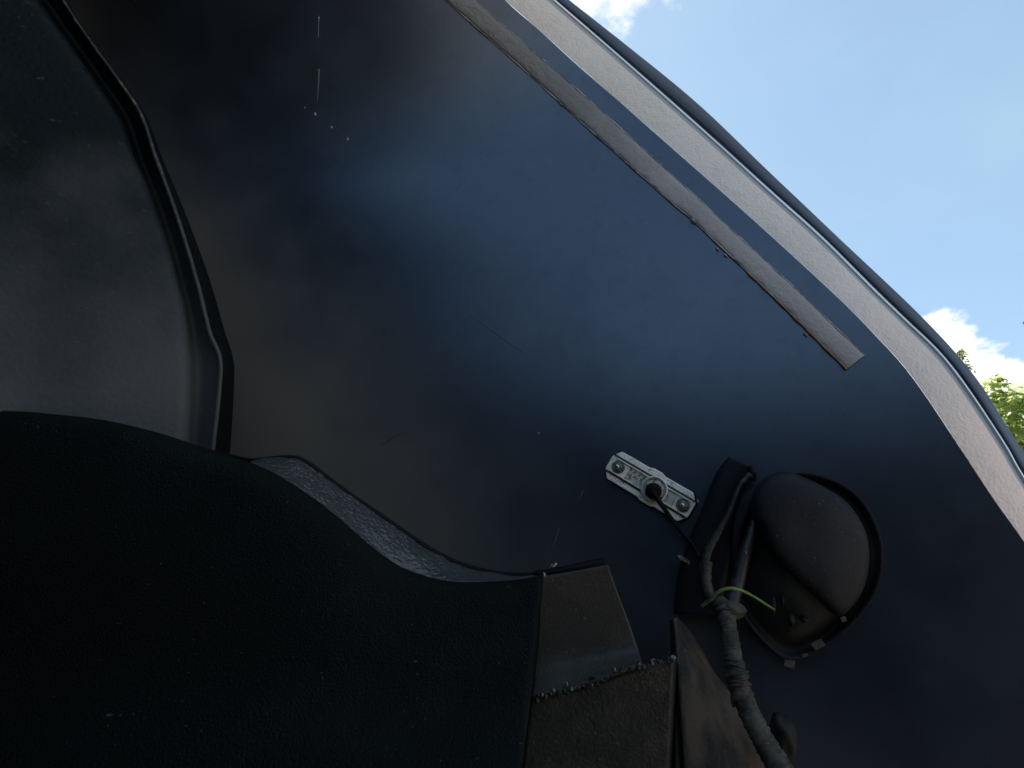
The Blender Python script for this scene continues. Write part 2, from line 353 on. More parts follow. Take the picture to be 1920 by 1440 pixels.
mesh_obj('arch_flange', V, F, 'flange', fender)
ra = mixrow(r0, r1, 0.86, 0.0035)
V, F = loft([ra, mixrow(r0, r1, 0.92, 0.0025), mixrow(r0, r1, 0.965, 0.0), mixrow(r0, r1, 1.0, -0.003)], NL, 10)
mesh_obj('flange_lip', V, F, 'edge', fender)
V, F = tube([p + (CAM - p).normalized() * 0.001 for p in r1], 0.0024, NL, 10)
mesh_obj('rolled_bead', V, F, 'bead', fender)
r2 = at(E2, 0.030)
def bulge(A, B, t, lift): return [a.lerp(b, t) + (CAM - a).normalized() * lift for a, b in zip(A, B)]
r3 = [p + SV * 0.0 - SN * 0.05 - SV * 0.012 for p in r2]
V, F = loft([bulge(r1, r2, 0.04, -0.004), bulge(r1, r2, 0.3, 0.006), bulge(r1, r2, 0.6, 0.007), bulge(r1, r2, 0.85, 0.004), r2, [p - SN*0.015 - SV*0.001 for p in r2], r3], NL, 26)
mesh_obj('outer_lip', V, F, 'paint', fender, solid=0.0012, offset=-1)
# bonded strip along the edge
SL = [(790, -39), (834, 0), (960, 112), (1047, 191), (1133, 269), (1260, 382), (1297, 413), (1407, 517), (1473, 580), (1587, 693)]
SR = [(846, -39), (889, 0), (1004, 101), (1108, 192), (1232, 304), (1320, 384), (1383, 443), (1480, 532), (1540, 590), (1620, 667)]
nS = 240
A = spline([onskin(x, y, 0.0005) for x, y in SL], nS); B = spline([onskin(x, y, 0.0005) for x, y in SR], nS)
rows = []
for t, h in ((0, 0), (0.03, 0.0022), (0.12, 0.003), (0.35, 0.0032), (0.65, 0.0030), (0.9, 0.0026), (0.97, 0.0018), (1, 0)):
    row = []
    for i, (a, b) in enumerate(zip(A, B)):
        j = 0.06 * noise.noise(Vector((i * 0.35, t * 3, 1))) if t in (0, 0.03, 1) else 0
        row.append(a.lerp(b, t + j * (0.5 if t < .5 else .5)) + SN * (h + 0.0005 * noise.noise(Vector((i * 0.2, t * 6, 4)))))
    rows.append(row)
V = [p for r in rows for p in r]; F = grid_faces(len(rows), nS)
F.append(tuple(k * nS + nS - 1 for k in range(len(rows))))
strip = mesh_obj('reinforcement_strip', V, F, 'strip', fender, auto=50)
for row in (A, B):  # thin pale tubes paint a highlight along both strip edges
    V, F = tube([p + SN * 0.0014 for p in row], lambda u: 0.0007 + 0.0003 * math.sin(u * 61), nS, 6, 0.5, 8)
    mesh_obj('edge_highlight', V, F, 'ridge', strip)
gl = [A[i] + SN * 0.0012 for i in range(int(nS * 0.80), nS)]
V, F = tube(gl, lambda u: 0.0014 + 0.0004 * math.sin(u * 40), 60, 7, 0.5, 3)
mesh_obj('glue_edge', V, F, 'copper', strip)
# torn crumb of sealer on the strip and pale spatter on the skin
def on(x, y, r, name, m, par, seed, h=0.4):
    a, b = ab(x, y); n = snorm(a, b); V, F = blob(surf(a, b) + n * r[2] * 0.3, frame(n, SU), r, seed, 9, 6, 0.5); return mesh_obj(name, V, F, m, par)
on(1299, 416, (0.004, 0.0016, 0.005), 'sealer_crumb', 'strip', strip, 2)
on(1297, 408, (0.003, 0.002, 0.004), 'sealer_crumb', 'strip', strip, 5)
for i, (x, y) in enumerate([(1345, 468), (1360, 480), (1497, 600), (1510, 628), (1052, 197)]):
    on(x, y, (0.003, 0.0013, 0.003), 'sealer_crumb', 'strip', strip, 9 + i)
for i, (x, y, r) in enumerate([(591, 214, 0.0022), (622, 239, 0.0017), (652, 261, 0.0019), (572, 202, 0.0010), (254, 0, 0.001), (598, 34, 0.0015), (1010, 812, 0.0012), (1308, 940, 0.0016)]):
    a, b = ab(x, y); n = snorm(a, b); V, F = blob(surf(a, b) + n * 0.0003, frame(n, UP), (r * 1.3, r * 0.8, 0.0009), i, 9, 6, 0.4)
    mesh_obj('paint_spatter', V, F, 'speck', fender)
def streak(pts, rad, m, name, par=fender):
    V, F = tube([onskin(x, y, 0.0) for x, y in pts], rad, 30, 6); return mesh_obj(name, V, F, m, par)
streak([(598, 130), (597, 160), (594, 195)], lambda u: 0.0019 * (1 - u) + 0.0004, 'faint', 'paint_run')
streak([(598, 30), (597, 55), (597, 70)], lambda u: 0.0012, 'faint', 'paint_run')

# ------------------------------------------------------------------ left guard panel
guard = thing('splash_guard', 'dusty black sheet guard with a folded vertical hem, at the left', 'guard panel', px(300, 800, 0.62))
hem = [(-60, -260), (60, -90), (150, 50), (215, 140), (263, 212), (290, 290), (330, 400), (367, 520), (392, 620), (412, 672), (411, 730), (398, 845), (392, 900)]
crease = [(-120, -220), (20, -60), (110, 60), (180, 160), (225, 230), (250, 300), (290, 400), (318, 490), (342, 590), (350, 680), (350, 760), (346, 840), (342, 890)]
def gd(x, y): return 0.60 + 0.00010 * (y - 600) * -1 * 0.6 + (x - 400) * 0.00012
left1 = [(x - 150, y + 4) for x, y in crease]; left2 = [(x - 420, y + 10) for x, y in crease]; left3 = [(x - 900, y + 20) for x, y in crease]; left4 = [(x - 1700, y + 40) for x, y in crease]
def prow(pp, f): return [px(x, y, f(x, y)) for x, y in pp]
zz = [1.75, 1.6, 1.5, 1.4, 1.3, 1.2, 1.1, 1.0, 0.9, 0.8, 0.7, 0.55, 0.4]
rowsg = [prow(crease, lambda x, y: gd(x, y) - 0.000), prow([(x - 14, y) for x, y in crease], lambda x, y: gd(x, y) - 0.008), prow(left1, lambda x, y: gd(x, y) - 0.022), prow(left2, lambda x, y: gd(x, y) - 0.045), prow(left3, lambda x, y: gd(x, y) - 0.10), prow(left4, lambda x, y: gd(x, y) - 0.16)]
V, F = loft(rowsg, 110, 90)
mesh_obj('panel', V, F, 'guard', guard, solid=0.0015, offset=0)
rowsh = [prow(crease, gd), prow([((x*2+u)/3, (y*2+v)/3) for (x, y), (u, v) in zip(crease, hem)], lambda x, y: gd(x, y) + 0.022), prow(hem, lambda x, y: gd(x, y) + 0.008)]
V, F = loft(rowsh, 110, 12)
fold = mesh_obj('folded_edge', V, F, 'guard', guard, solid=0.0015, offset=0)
V, F = tube(prow(hem, lambda x, y: gd(x, y) + 0.004), lambda u: 0.0012 + 0.0014 * u, 140, 10, 0.2, 1)
mesh_obj('hem_bead', V, F, 'hem', guard)
gap = [(hx + d, hy) for (hx, hy), d in zip(hem, [2, 2, 2, 3, 5, 9, 15, 22, 26, 22, 24, 30, 30])]
V, F = loft([prow(hem, lambda x, y: gd(x, y) + 0.006), [px(x, y, (gd(x, y) + 0.006) * 0.5 + sdepth(x, y) * 0.5) for x, y in [((a+c)/2, b) for (a, b), (c, d) in zip(hem, gap)]], [onskin(x, y, -0.004) for x, y in gap]], 110, 16)
mesh_obj('gap_shade_strip', V, F, 'liner', guard, solid=0.0015, offset=0)  # black strip added for the shade between hem and skin

# ------------------------------------------------------------------ unseen black panels added to block light and shape reflections
blockers = thing('light_blocking_panels', 'unseen black panels added to block light behind, above and beside the viewer', 'light blocker', (-0.3, -0.6, 0.15))
zz = [1.75, 1.5, 1.3, 1.0, 0.7, 0.4, 0.02]
V, F = loft([[Vector((x, y, z)) for z in zz] for x, y in ((-1.08, 0.95), (-1.08, 0.4), (-1.05, -0.2), (-1.0, -0.9))], 40, 30)
mesh_obj('side_blocker', V, F, 'liner', blockers, solid=0.002, offset=0)
rowsb = [[Vector((x, -0.62 + 0.06 * math.sin((x + 1) * 2), z * k)) for x, k in ((-1.0, 1.46), (-0.85, 1.4), (-0.7, 1.2), (-0.5, 1.02), (-0.2, 0.96), (0.1, 0.94), (0.5, 0.94), (1.0, 0.92))] for z in (0.03, 0.3, 0.6, 0.9, 1.02)]
V, F = loft(rowsb, 40, 30)
mesh_obj('rear_blocker', V, F, 'liner', blockers, solid=0.002, offset=0)
rowsb = [[Vector((x, y, 1.50 - 0.03 * (x + .35) ** 2)) for x in (-1.5, -1.1, -0.8, -0.54)] for y in (0.60, 0.25, 0.0, -0.3, -0.6)]
V, F = loft(rowsb, 30, 30)
mesh_obj('roof_blocker', V, F, 'liner', blockers, solid=0.002, offset=0)

# ------------------------------------------------------------------ black liner with glossy shoulder
liner = thing('wheel_arch_liner', 'black stone-guard coated liner with a glossy hammered shoulder, lower left', 'liner', px(560, 1300, 0.46))
lip_lo = [(-700, 790), (-300, 775), (0, 773), (100, 779), (200, 791), (300, 815), (390, 845), (470, 870), (540, 905), (620, 962), (700, 1031), (765, 1072), (850, 1093), (960, 1091), (1018, 1081)]
DL = 0.50
face_rows = [prow(lip_lo, lambda x, y: DL + 0.006)]
for t, dd in ((0.03, -0.004), (0.10, -0.012), (0.35, -0.03), (0.7, -0.055), (1.0, -0.09), (1.5, -0.14)):
    rr = []
    for x, y in lip_lo:
        xb = x + (975 - 1018) * t * (x > 900) * 1.0; yb = y + (1450 - y) * t
        rr.append(px(xb, yb, DL + dd))
    face_rows.append(rr)
V, F = loft(face_rows, 160, 50)
mesh_obj('face', V, F, 'liner', liner, solid=0.003, offset=0)
sh_hi = [(470, 866), (500, 861), (540, 859), (570, 869), (640, 919), (720, 974), (800, 1030), (870, 1063), (950, 1080), (1018, 1081)]
sh_lo = [(470, 870), (500, 884), (540, 905), (620, 962), (700, 1031), (765, 1072), (810, 1086), (850, 1093), (960, 1091), (1018, 1083)]
mid = [((a*0.5 + c*0.5), (b*0.5 + d*0.5)) for (a, b), (c, d) in zip(sh_hi, sh_lo)]
V, F = loft([prow(sh_lo, lambda x, y: DL + 0.0065), prow(mid, lambda x, y: DL + 0.026), prow(sh_hi, lambda x, y: DL + 0.052)], 420, 60)
for i, v in enumerate(V):
    V[i] = v + Vector((0, -0.4, 0.9)) * (0.0016 * noise.noise(v * 45) + 0.0007 * noise.noise(v * 150) + 0.0007 * noise.noise(v * 330))
mesh_obj('shoulder', V, F, 'gloss', liner, solid=0.002, offset=0)
lead = [(390, 843), (430, 853), (470, 862), (500, 860), (545, 858), (575, 868), (640, 917), (720, 972), (800, 1027), (870, 1061), (950, 1078), (1018, 1077), (1070, 1068), (1136, 1054)]
def lead_d(x, y): return DL + 0.056 if x < 900 else DL + 0.056 - 0.02 * min(1, (x - 900) / 150)
V, F = tube(prow(lead, lead_d), lambda u: 0.0008 + 0.0021 * min(1, u * 4) + (0.0018 if u > .84 else 0), 160, 10, 0.05)
mesh_obj('edge_seal', V, F, 'rubber', liner)
back = prow(lead, lambda x, y: lead_d(x, y)); back2 = [onskin(x + 5, y + 40, 0.01) for x, y in lead]
V, F = loft([[p - UP * 0.002 for p in back], back2], 120, 6)
mesh_obj('back_flange', V, F, 'liner', liner, solid=0.0015, offset=0)

# ------------------------------------------------------------------ welded bracket
brk = thing('steel_bracket', 'dirty black steel bracket with a rough weld seam across it', 'bracket', px(1110, 1430, 0.47))
BD = 0.515
tl, tr = (1019, 1081), (1138, 1060)
def bp(x, y, d): return px(x, y, d)
top = [(1016, 1080), (1060, 1073), (1100, 1066), (1139, 1058)]
r_1 = [(1012, 1130), (1060, 1122), (1110, 1113), (1156, 1106)]
r_2 = [(1008, 1190), (1060, 1182), (1120, 1172), (1178, 1165)]
r_3 = [(1003, 1245), (1060, 1238), (1130, 1226), (1195, 1216)]
r_4 = [(1000, 1285), (1060, 1276), (1130, 1258), (1203, 1240)]
r_5 = [(997, 1308), (1060, 1298), (1130, 1276), (1206, 1250)]
V, F = loft([prow(top, lambda x, y: BD), prow(r_1, lambda x, y: BD - 0.002), prow(r_2, lambda x, y: BD - 0.006), prow(r_3, lambda x, y: BD - 0.012), prow(r_4, lambda x, y: BD - 0.026), prow(r_5, lambda x, y: BD - 0.036)], 40, 40)
mesh_obj('upper_plate', V, F, 'bracket', brk, solid=0.003, offset=-1)
q0 = [(996, 1306), (1060, 1296), (1130, 1274), (1205, 1248), (1262, 1236)]
q1 = [(990, 1350), (1060, 1345), (1130, 1340), (1205, 1330), (1258, 1325)]
q2 = [(978, 1440), (1060, 1440), (1130, 1440), (1205, 1440), (1252, 1440)]
q3 = [(966, 1540), (1060, 1540), (1130, 1540), (1205, 1540), (1246, 1540)]
V, F = loft([prow(q0, lambda x, y: BD - 0.030), prow(q1, lambda x, y: BD - 0.034), prow(q2, lambda x, y: BD - 0.042), prow(q3, lambda x, y: BD - 0.05)], 40, 30)
mesh_obj('lower_plate', V, F, 'bracketd', brk, solid=0.003, offset=-1)
V, F = loft([prow([(1262, 1236), (1258, 1325), (1252, 1440), (1246, 1540)], lambda x, y: BD - 0.030 - (y - 1236) * 0.00006), prow([(1270, 1228), (1268, 1320), (1266, 1440), (1264, 1540)], lambda x, y: BD + 0.01)], 24, 6)
mesh_obj('side_web', V, F, 'bracketd', brk, solid=0.003, offset=-1)
wl_ = spline([px(x, y, BD - 0.036) for x, y in [(998, 1309), (1030, 1304), (1062, 1297), (1090, 1290), (1120, 1278), (1150, 1264), (1175, 1254), (1205, 1246), (1235, 1238), (1260, 1236)]], 64)
parts = []
fr = (RT, UP, -FW)
for i, p in enumerate(wl_):
    if 26 < i < 40: r = random.uniform(0.0006, 0.0012)
    else: r = random.choice([random.uniform(0.0006, 0.0014), random.uniform(0.0006, 0.0014), random.uniform(0.0014, 0.0026)])
    parts.append(blob(p + RT * random.uniform(-.001, .001) + UP * random.uniform(-.0025, .0025), fr, (r * random.uniform(.7, 1.2), r * random.uniform(.8, 1.5), r), i, 9, 6, 0.7))
V, F = join(*parts); mesh_obj('weld_seam', V, F, 'weld', brk)
for i, (x, y) in enumerate([(1062, 1283), (1072, 1292), (1038, 1295), (1016, 1303), (1152, 1256), (1247, 1350), (1248, 1408), (1020, 1078)]):
    V, F = blob(px(x, y, BD - 0.037), fr, (0.0014, 0.0022, 0.0013), i + 70, 9, 6, 0.6); mesh_obj('weld_spatter', V, F, 'dullsteel', brk)
fr_h = frame(-FW, RT); V, F = lathe(px(1111, 1275, BD - 0.0355), fr_h, [(0.0034, 0), (0.0030, 0.0006), (0.0024, 0.0004), (0.001, 0.0003)], 16)
mesh_obj('drain_hole', V, F, 'rubber', brk)

# ------------------------------------------------------------------ dusty rail
rail = thing('chassis_rail', 'brown dust-covered steel rail between the bracket and the taped harness', 'rail', px(1350, 1430, 0.50))
ra_ = [(1264, 1160), (1266, 1215), (1270, 1260), (1276, 1330), (1284, 1440), (1290, 1540)]
rb_ = [(1268, 1158), (1300, 1196), (1338, 1262), (1380, 1322), (1432, 1440), (1470, 1540)]
V, F = loft([prow(ra_, lambda x, y: sdepth(x, y) - 0.060), prow([((a+c)/2, (b+d)/2) for (a, b), (c, d) in zip(ra_, rb_)], lambda x, y: sdepth(x, y) - 0.052), prow(rb_, lambda x, y: sdepth(x, y) - 0.02)], 60, 16)
mesh_obj('top_web', V, F, 'rail', rail, solid=0.003, offset=0)
V, F = loft([prow(ra_, lambda x, y: sdepth(x, y) - 0.059), prow([(x - 6, y + 3) for x, y in ra_], lambda x, y: sdepth(x, y) - 0.004)], 40, 5)
mesh_obj('inner_flange', V, F, 'bracketd', rail, solid=0.003, offset=0)

# ------------------------------------------------------------------ side marker lamp back
la, lb = ab(1218, 911); LN = snorm(la, lb); LC = surf(la, lb)
lx = (onskin(1278, 949) - onskin(1160, 879)); LF = frame(LN, lx)
if LF[1].dot(UP) < 0: LF = (LF[0], -LF[1], LF[2])
half = (onskin(1295, 958) - onskin(1142, 866)).length / 2; hw = half * 0.345
lamp = thing('side_marker_lamp', 'back of a pale plastic side marker lamp bolted through the fender', 'lamp', LC)
def P(x, y): return (x * half, y * hw)
oct_ = [P(-1, -.45), P(-.86, -1), P(-.1, -1.0), P(-.02, -1.10), P(.22, -1.10), P(.3, -1.0), P(.86, -1), P(1, -.45), P(1, .45), P(.86, 1), P(.2, 1), P(.12, 1.1), P(-.08, 1.1), P(-.16, 1.0), P(-.86, 1), P(-1, .45)]
V, F = prism(LC, LF, [(x * 1.03, y * 1.06) for x, y in oct_], 0.0, 0.0022); mesh_obj('gasket', V, F, 'rubber', lamp, smooth=False, bevel=0.0006)
V, F = prism(LC, LF, oct_, 0.0024, 0.0075); body = mesh_obj('housing', V, F, 'plastic', lamp, smooth=False, bevel=0.0012)
for s in (-1, 1):
    V, F = prism(LC, LF, [P(-.96, s*.50), P(.97, s*.50), P(.97, s*.64), P(-.96, s*.64)][::s], 0.0077, 0.0080); mesh_obj('groove', V, F, 'groove', body, smooth=False)
    V, F = prism(LC, LF, [P(-.9, s*.42), P(.93, s*.42), P(.93, s*.49), P(-.9, s*.49)][::s], 0.0077, 0.0100); mesh_obj('rail', V, F, 'plastic', body, smooth=False, bevel=0.0004)
V, F = prism(LC, LF, [P(-.52, -.41), P(-.02, -.41), P(-.02, .41), P(-.52, .41)], 0.0077, 0.0082); mesh_obj('recess', V, F, 'plasticd', body, smooth=False)
V, F = prism(LC, LF, [P(.30, -.41), P(.62, -.41), P(.62, .41), P(.30, .41)], 0.0077, 0.0082); mesh_obj('recess', V, F, 'plasticd', body, smooth=False)
for sx in (-.76, .80):
    c = LC + LF[0] * sx * half + LF[2] * 0.0077
    V, F = prism(c, LF, [(math.cos(R(a)) * hw * .42, math.sin(R(a)) * hw * .42) for a in range(0, 360, 18)], 0, 0.0006); wsh = mesh_obj('washer', V, F, 'dullsteel', lamp, smooth=False)
    V, F = prism(c, LF, [(math.cos(R(a)) * hw * .30, math.sin(R(a)) * hw * .30) for a in range(10, 370, 60)], 0.0007, 0.005); mesh_obj('nut', V, F, 'dullsteel', lamp, smooth=False, bevel=0.0006)
    V, F = lathe(c, LF, [(hw * .15, 0.004), (hw * .15, 0.0085), (hw * .11, 0.0098), (hw * .05, 0.0102)], 16); mesh_obj('stud', V, F, 'steel', lamp)
# worn moulded marks, too rubbed to read
for i, (x, y, l, a) in enumerate([(-.45, .20, .07, 65), (-.40, .22, .06, 0), (-.33, .20, .08, 75), (-.27, .22, .07, 20), (-.21, .20, .08, 60), (-.15, .19, .07, 110), (-.40, -.02, .07, 70), (-.34, -.02, .05, 0), (-.24, -.03, .08, 60), (-.18, -.03, .08, 110), (-.12, -.02, .06, 60), (-.42, -.26, .05, 10), (.36, .25, .06, 60), (.42, .05, .06, 20)]):
    c = LC + LF[0] * x * half + LF[1] * y * hw; ca, sa = math.cos(R(a)), math.sin(R(a)); l *= half * .5
    V, F = prism(c, LF, [(ca*l - sa*.0003, sa*l + ca*.0003), (-ca*l - sa*.0003, -sa*l + ca*.0003), (-ca*l + sa*.0003, -sa*l - ca*.0003), (ca*l + sa*.0003, sa*l - ca*.0003)], 0.0083, 0.0088)
    mesh_obj('moulded_mark', V, F, 'groove' if i % 2 else 'plastic', body, smooth=False)
sc = LC + LF[0] * half * .14 - LF[1] * hw * .05
V, F = lathe(sc, LF, [(hw*.80, 0.0078), (hw*.80, 0.0118), (hw*.75, 0.0127), (hw*.69, 0.0124), (hw*.67, 0.0100), (hw*.60, 0.0096), (hw*.58, 0.0127), (hw*.52, 0.0132), (hw*.2, 0.0130)], 44)
sock = mesh_obj('bulb_socket', V, F, 'plasticd', lamp)
V, F = lathe(sc, LF, [(hw*.81, 0.0080), (hw*.825, 0.0114), (hw*.80, 0.0125), (hw*.765, 0.0130)], 44, False); mesh_obj('collar', V, F, 'plastic', sock)
V, F = lathe(sc - LF[1] * hw * .10 + LF[0] * hw*.03, LF, [(hw*.50, 0.0131), (hw*.49, 0.0150), (hw*.36, 0.0166), (hw*.1, 0.0172)], 24); mesh_obj('boot', V, F, 'rubber', sock)
V, F = prism(sc + LF[1] * hw * .52 + LF[0] * hw*.10, LF, [(-.0022, -.0004), (.0022, -.0004), (.0022, .0005), (-.0022, .0005)], 0.0124, 0.0129); mesh_obj('red_print', V, F, 'redprint', sock, smooth=False)
mc = sc + LF[2] * 0.016 - LF[1] * hw * .12
wire = thing('lamp_wire', 'thin black wire drooping from the pale marker lamp to the loom', 'wire', mc)
V, F = tube([mc - LF[2]*0.002, mc + LF[0]*0.004 + LF[2]*0.006 - UP*0.004, onskin(1255, 965, 0.020), onskin(1275, 992, 0.018), onskin(1300, 1022, 0.022), onskin(1313, 1045, 0.03)], lambda u: 0.0034 - 0.0012 * min(1, u * 2.2), 60, 10)
mesh_obj('insulation', V, F, 'rubber', wire)

# ------------------------------------------------------------------ stud with nut
ba, bb = ab(1285, 1050); BN = snorm(ba, bb); bfr = frame((BN + RT * -1.4 + UP * 0.75).normalized(), UP)
bolt = thing('threaded_stud', 'small threaded stud with a brassy nut poking left beside the loom', 'bolt', onskin(1296, 1056))
c = onskin(1296, 1056, 0.012)
V, F = lathe(c, bfr, [(0.0085, -0.004), (0.0088, -0.001), (0.0080, 0.0005), (0.004, 0.0006)], 24); mesh_obj('washer', V, F, 'bucket', bolt)
V, F = lathe(c, bfr, [(0.0042, 0.0006), (0.0046, 0.003), (0.0046, 0.006), (0.0030, 0.0072)], 6); mesh_obj('nut', V, F, 'dullsteel', bolt, smooth=False)
V, F = lathe(c, bfr, [(0.0027, 0.006), (0.0027, 0.018), (0.0020, 0.0205), (0.001, 0.021)], 14); mesh_obj('stud', V, F, 'dullsteel', bolt)

# ------------------------------------------------------------------ headlight bucket
ha, hb = ab(1512, 1060); HN = (snorm(ha, hb) * 0.8 - ray(1512, 1060).normalized() * 0.6).normalized(); HC = surf(ha, hb) + snorm(ha, hb) * 0.01
HF = frame(HN, RT - UP * 0.1)
if HF[1].dot(UP) < 0: HF = (HF[0], -HF[1], HF[2])
bucket = thing('headlight_bucket', 'round dusty black headlight bucket with a bulging cap on the fender', 'headlight bucket', HC)
hs = sdepth(1512, 1060) * 0.94 / FPX     # metres per photo pixel there
def hp(x, y): # pixel offsets from the centre -> bucket plane coordinates
    return ((x - 1512) * hs * 0.97, (1060 - y) * hs * 0.97)
rim_px = [(1372, 1130), (1378, 1040), (1400, 960), (1440, 900), (1500, 878), (1560, 888), (1605, 920), (1632, 975), (1638, 1030), (1625, 1090), (1595, 1140), (1550, 1190), (1500, 1228), (1462, 1236), (1420, 1205), (1388, 1165)]
rim = [hp(*q) for q in rim_px]
rp = spline([Vector((x, y, 0)) for x, y in rim + [rim[0]]], 65)[:-1]
rc = Vector((sum(p.x for p in rp) / 64, sum(p.y for p in rp) / 64, 0))
def H(p, h): return HC + HF[0]*p.x + HF[1]*p.y + HF[2]*h
rows = []
for s, h in ((1.0, -0.004), (1.01, 0.006), (0.985, 0.009), (0.965, 0.007), (0.95, 0.001), (0.90, -0.001), (0.84, 0.006), (0.7, 0.016), (0.5, 0.024), (0.25, 0.029), (0.02, 0.030)):
    rows += [H(rc + (p - rc) * s, h) for p in rp]
mesh_obj('bowl', rows, grid_faces(11, 64, True) , 'bowl', bucket)
rows = []
for s, h in ((1.005, 0.004), (1.02, 0.009), (1.005, 0.0125), (0.975, 0.011), (0.965, 0.006)):
    rows += [H(rc + (p - rc) * s, h) for p in rp]
mesh_obj('rim', rows, grid_faces(5, 64, True), 'bucket', bucket)
cap_px = [(1406, 945), (1416, 915), (1440, 890), (1470, 879), (1500, 886), (1545, 906), (1585, 935), (1612, 985), (1616, 1040), (1604, 1090), (1580, 1130), (1556, 1146), (1520, 1118), (1470, 1074), (1436, 1036), (1424, 1002), (1408, 975)]
cp = spline([Vector((*hp(*q), 0)) for q in cap_px + [cap_px[0]]], 73)[:-1]
cc = Vector((*hp(1515, 1000), 0)); rows = []
def caph(q): # tallest at the upper left, sinking to the lower right
    u = (q.x - hp(1406, 0)[0]) / (hp(1616, 0)[0] - hp(1406, 0)[0]); return 0.058 - 0.034 * u
steps = [(1.0, 0.0), (1.0, 0.4), (0.992, 0.6), (0.97, 0.75), (0.93, 0.86), (0.87, 0.93), (0.78, 0.98), (0.65, 1.02), (0.5, 1.045), (0.35, 1.055), (0.2, 1.06), (0.08, 1.06), (0.0, 1.06)]
for s, k in steps:
    for p in cp:
        q = cc + (p - cc) * s; rows.append(H(q, 0.002 + caph(q) * k + 0.0012 * noise.noise(q * 28)))
mesh_obj('cap', rows, grid_faces(len(steps), 72, True), 'bucket', bucket)
def tab(x, y, wx, wy, ang, m, name, par=bucket, h=0.012):
    p = Vector((*hp(x, y), 0)); ca, sa = math.cos(R(ang)), math.sin(R(ang))
    poly = [(ca*u*wx*hs - sa*v*wy*hs, sa*u*wx*hs + ca*v*wy*hs) for u, v in ((-.5, -.45), (.45, -.55), (.5, .4), (.1, .55), (-.5, .5))]
    V, F = prism(H(p, h), HF, poly, 0, 0.0015); return mesh_obj(name, V, F, m, par, smooth=False, bevel=0.0004)
tab(1523, 1203, 22, 13, 38, 'paper', 'clip', h=0.013); tab(1473, 1245, 18, 16, -8, 'paper', 'clip', h=0.010); tab(1567, 1151, 9, 9, 30, 'dullsteel', 'clip', h=0.014); tab(1500, 1226, 10, 6, 30, 'paper', 'clip', h=0.012)
for i, (x, y, wx, wy) in enumerate([(1446, 1142, 9, 34), (1476, 1163, 14, 22), (1462, 1130, 6, 26), (1500, 1160, 16, 12)]):
    V, F = blob(H(Vector((*hp(x, y), 0)), 0.030 - i * 0.002), HF, (wx*hs*.5, wy*hs*.5, 0.006), i, 10, 7, 0.3); mesh_obj('terminal', V, F, 'bucket', bucket)

# bracket sheet beside the bucket and its cables
post = thing('headlight_support', 'dark upright sheet support between marker lamp and bucket', 'support', onskin(1340, 1130))
pL = [(1368, 860), (1345, 890), (1325, 940), (1305, 990), (1288, 1035), (1275, 1080), (1268, 1150)]
pR = [(1412, 880), (1398, 905), (1380, 950), (1372, 990), (1368, 1040), (1362, 1090), (1350, 1150)]
V, F = loft([[onskin(x, y, 0.001) for x, y in pL], [onskin(x, y, 0.016) for x, y in pL], [onskin((x+u)/2, (y+v)/2, 0.020) for (x, y), (u, v) in zip(pL, pR)], [onskin(x, y, 0.016) for x, y in pR], [onskin(x, y, 0.002) for x, y in pR]], 60, 24)
mesh_obj('web', V, F, 'web', post, solid=0.001, offset=0)
V, F = blob(onskin(1408, 890, 0.02), frame(SN, UP), (0.008, 0.004, 0.005), 3, 10, 7, 0.5); mesh_obj('clip', V, F, 'bucket', post)
V, F = blob(onskin(1400, 898, 0.024), frame(SN, RT), (0.006, 0.003, 0.003), 8, 10, 7, 0.5); mesh_obj('clip', V, F, 'bucket', post)
loom = thing('branch_loom', 'thin dusty loom curving up from the harness past the marker wire', 'cable', onskin(1340, 1130, 0.03))
V, F = tube([onskin(x, y, o) for x, y, o in [(1404, 893, .024), (1384, 918, .026), (1370, 955, .028), (1352, 990, .03), (1330, 1030, .032), (1322, 1065, .034), (1327, 1105, .036), (1342, 1130, .04), (1362, 1150, .046)]], lambda u: 0.0034 + 0.0028 * min(1, max(0, u - .35) * 2.2), 90, 10, 0.15)
mesh_obj('sleeve', V, F, 'darktube', loom)
V, F = tube([onskin(x, y, o) for x, y, o in [(1328, 1052, .0365), (1325, 1075, .0378), (1328, 1100, .039), (1335, 1118, .0408)]], lambda u: 0.0050, 30, 10, 0.2)
mesh_obj('tape', V, F, 'tape', loom)
loom2 = thing('dark_loom', 'black loom running down between the support and the bucket bowl', 'cable', onskin(1370, 1130, 0.03))
V, F = tube([onskin(x, y, o) for x, y, o in [(1418, 965, .022), (1404, 1010, .03), (1393, 1040, .034), (1382, 1085, .038), (1372, 1120, .042), (1366, 1150, .048)]], lambda u: 0.0055 + 0.0015 * u, 60, 10, 0.1)
mesh_obj('sleeve', V, F, 'darktube', loom2)
V, F = blob(onskin(1394, 1036, 0.0405), frame(SN, UP), (0.0022, 0.0016, 0.0014), 4, 9, 6, 0.3); mesh_obj('loom_highlight', V, F, 'dullsteel', loom2)  # small steel blob stands in for a highlight on the loom

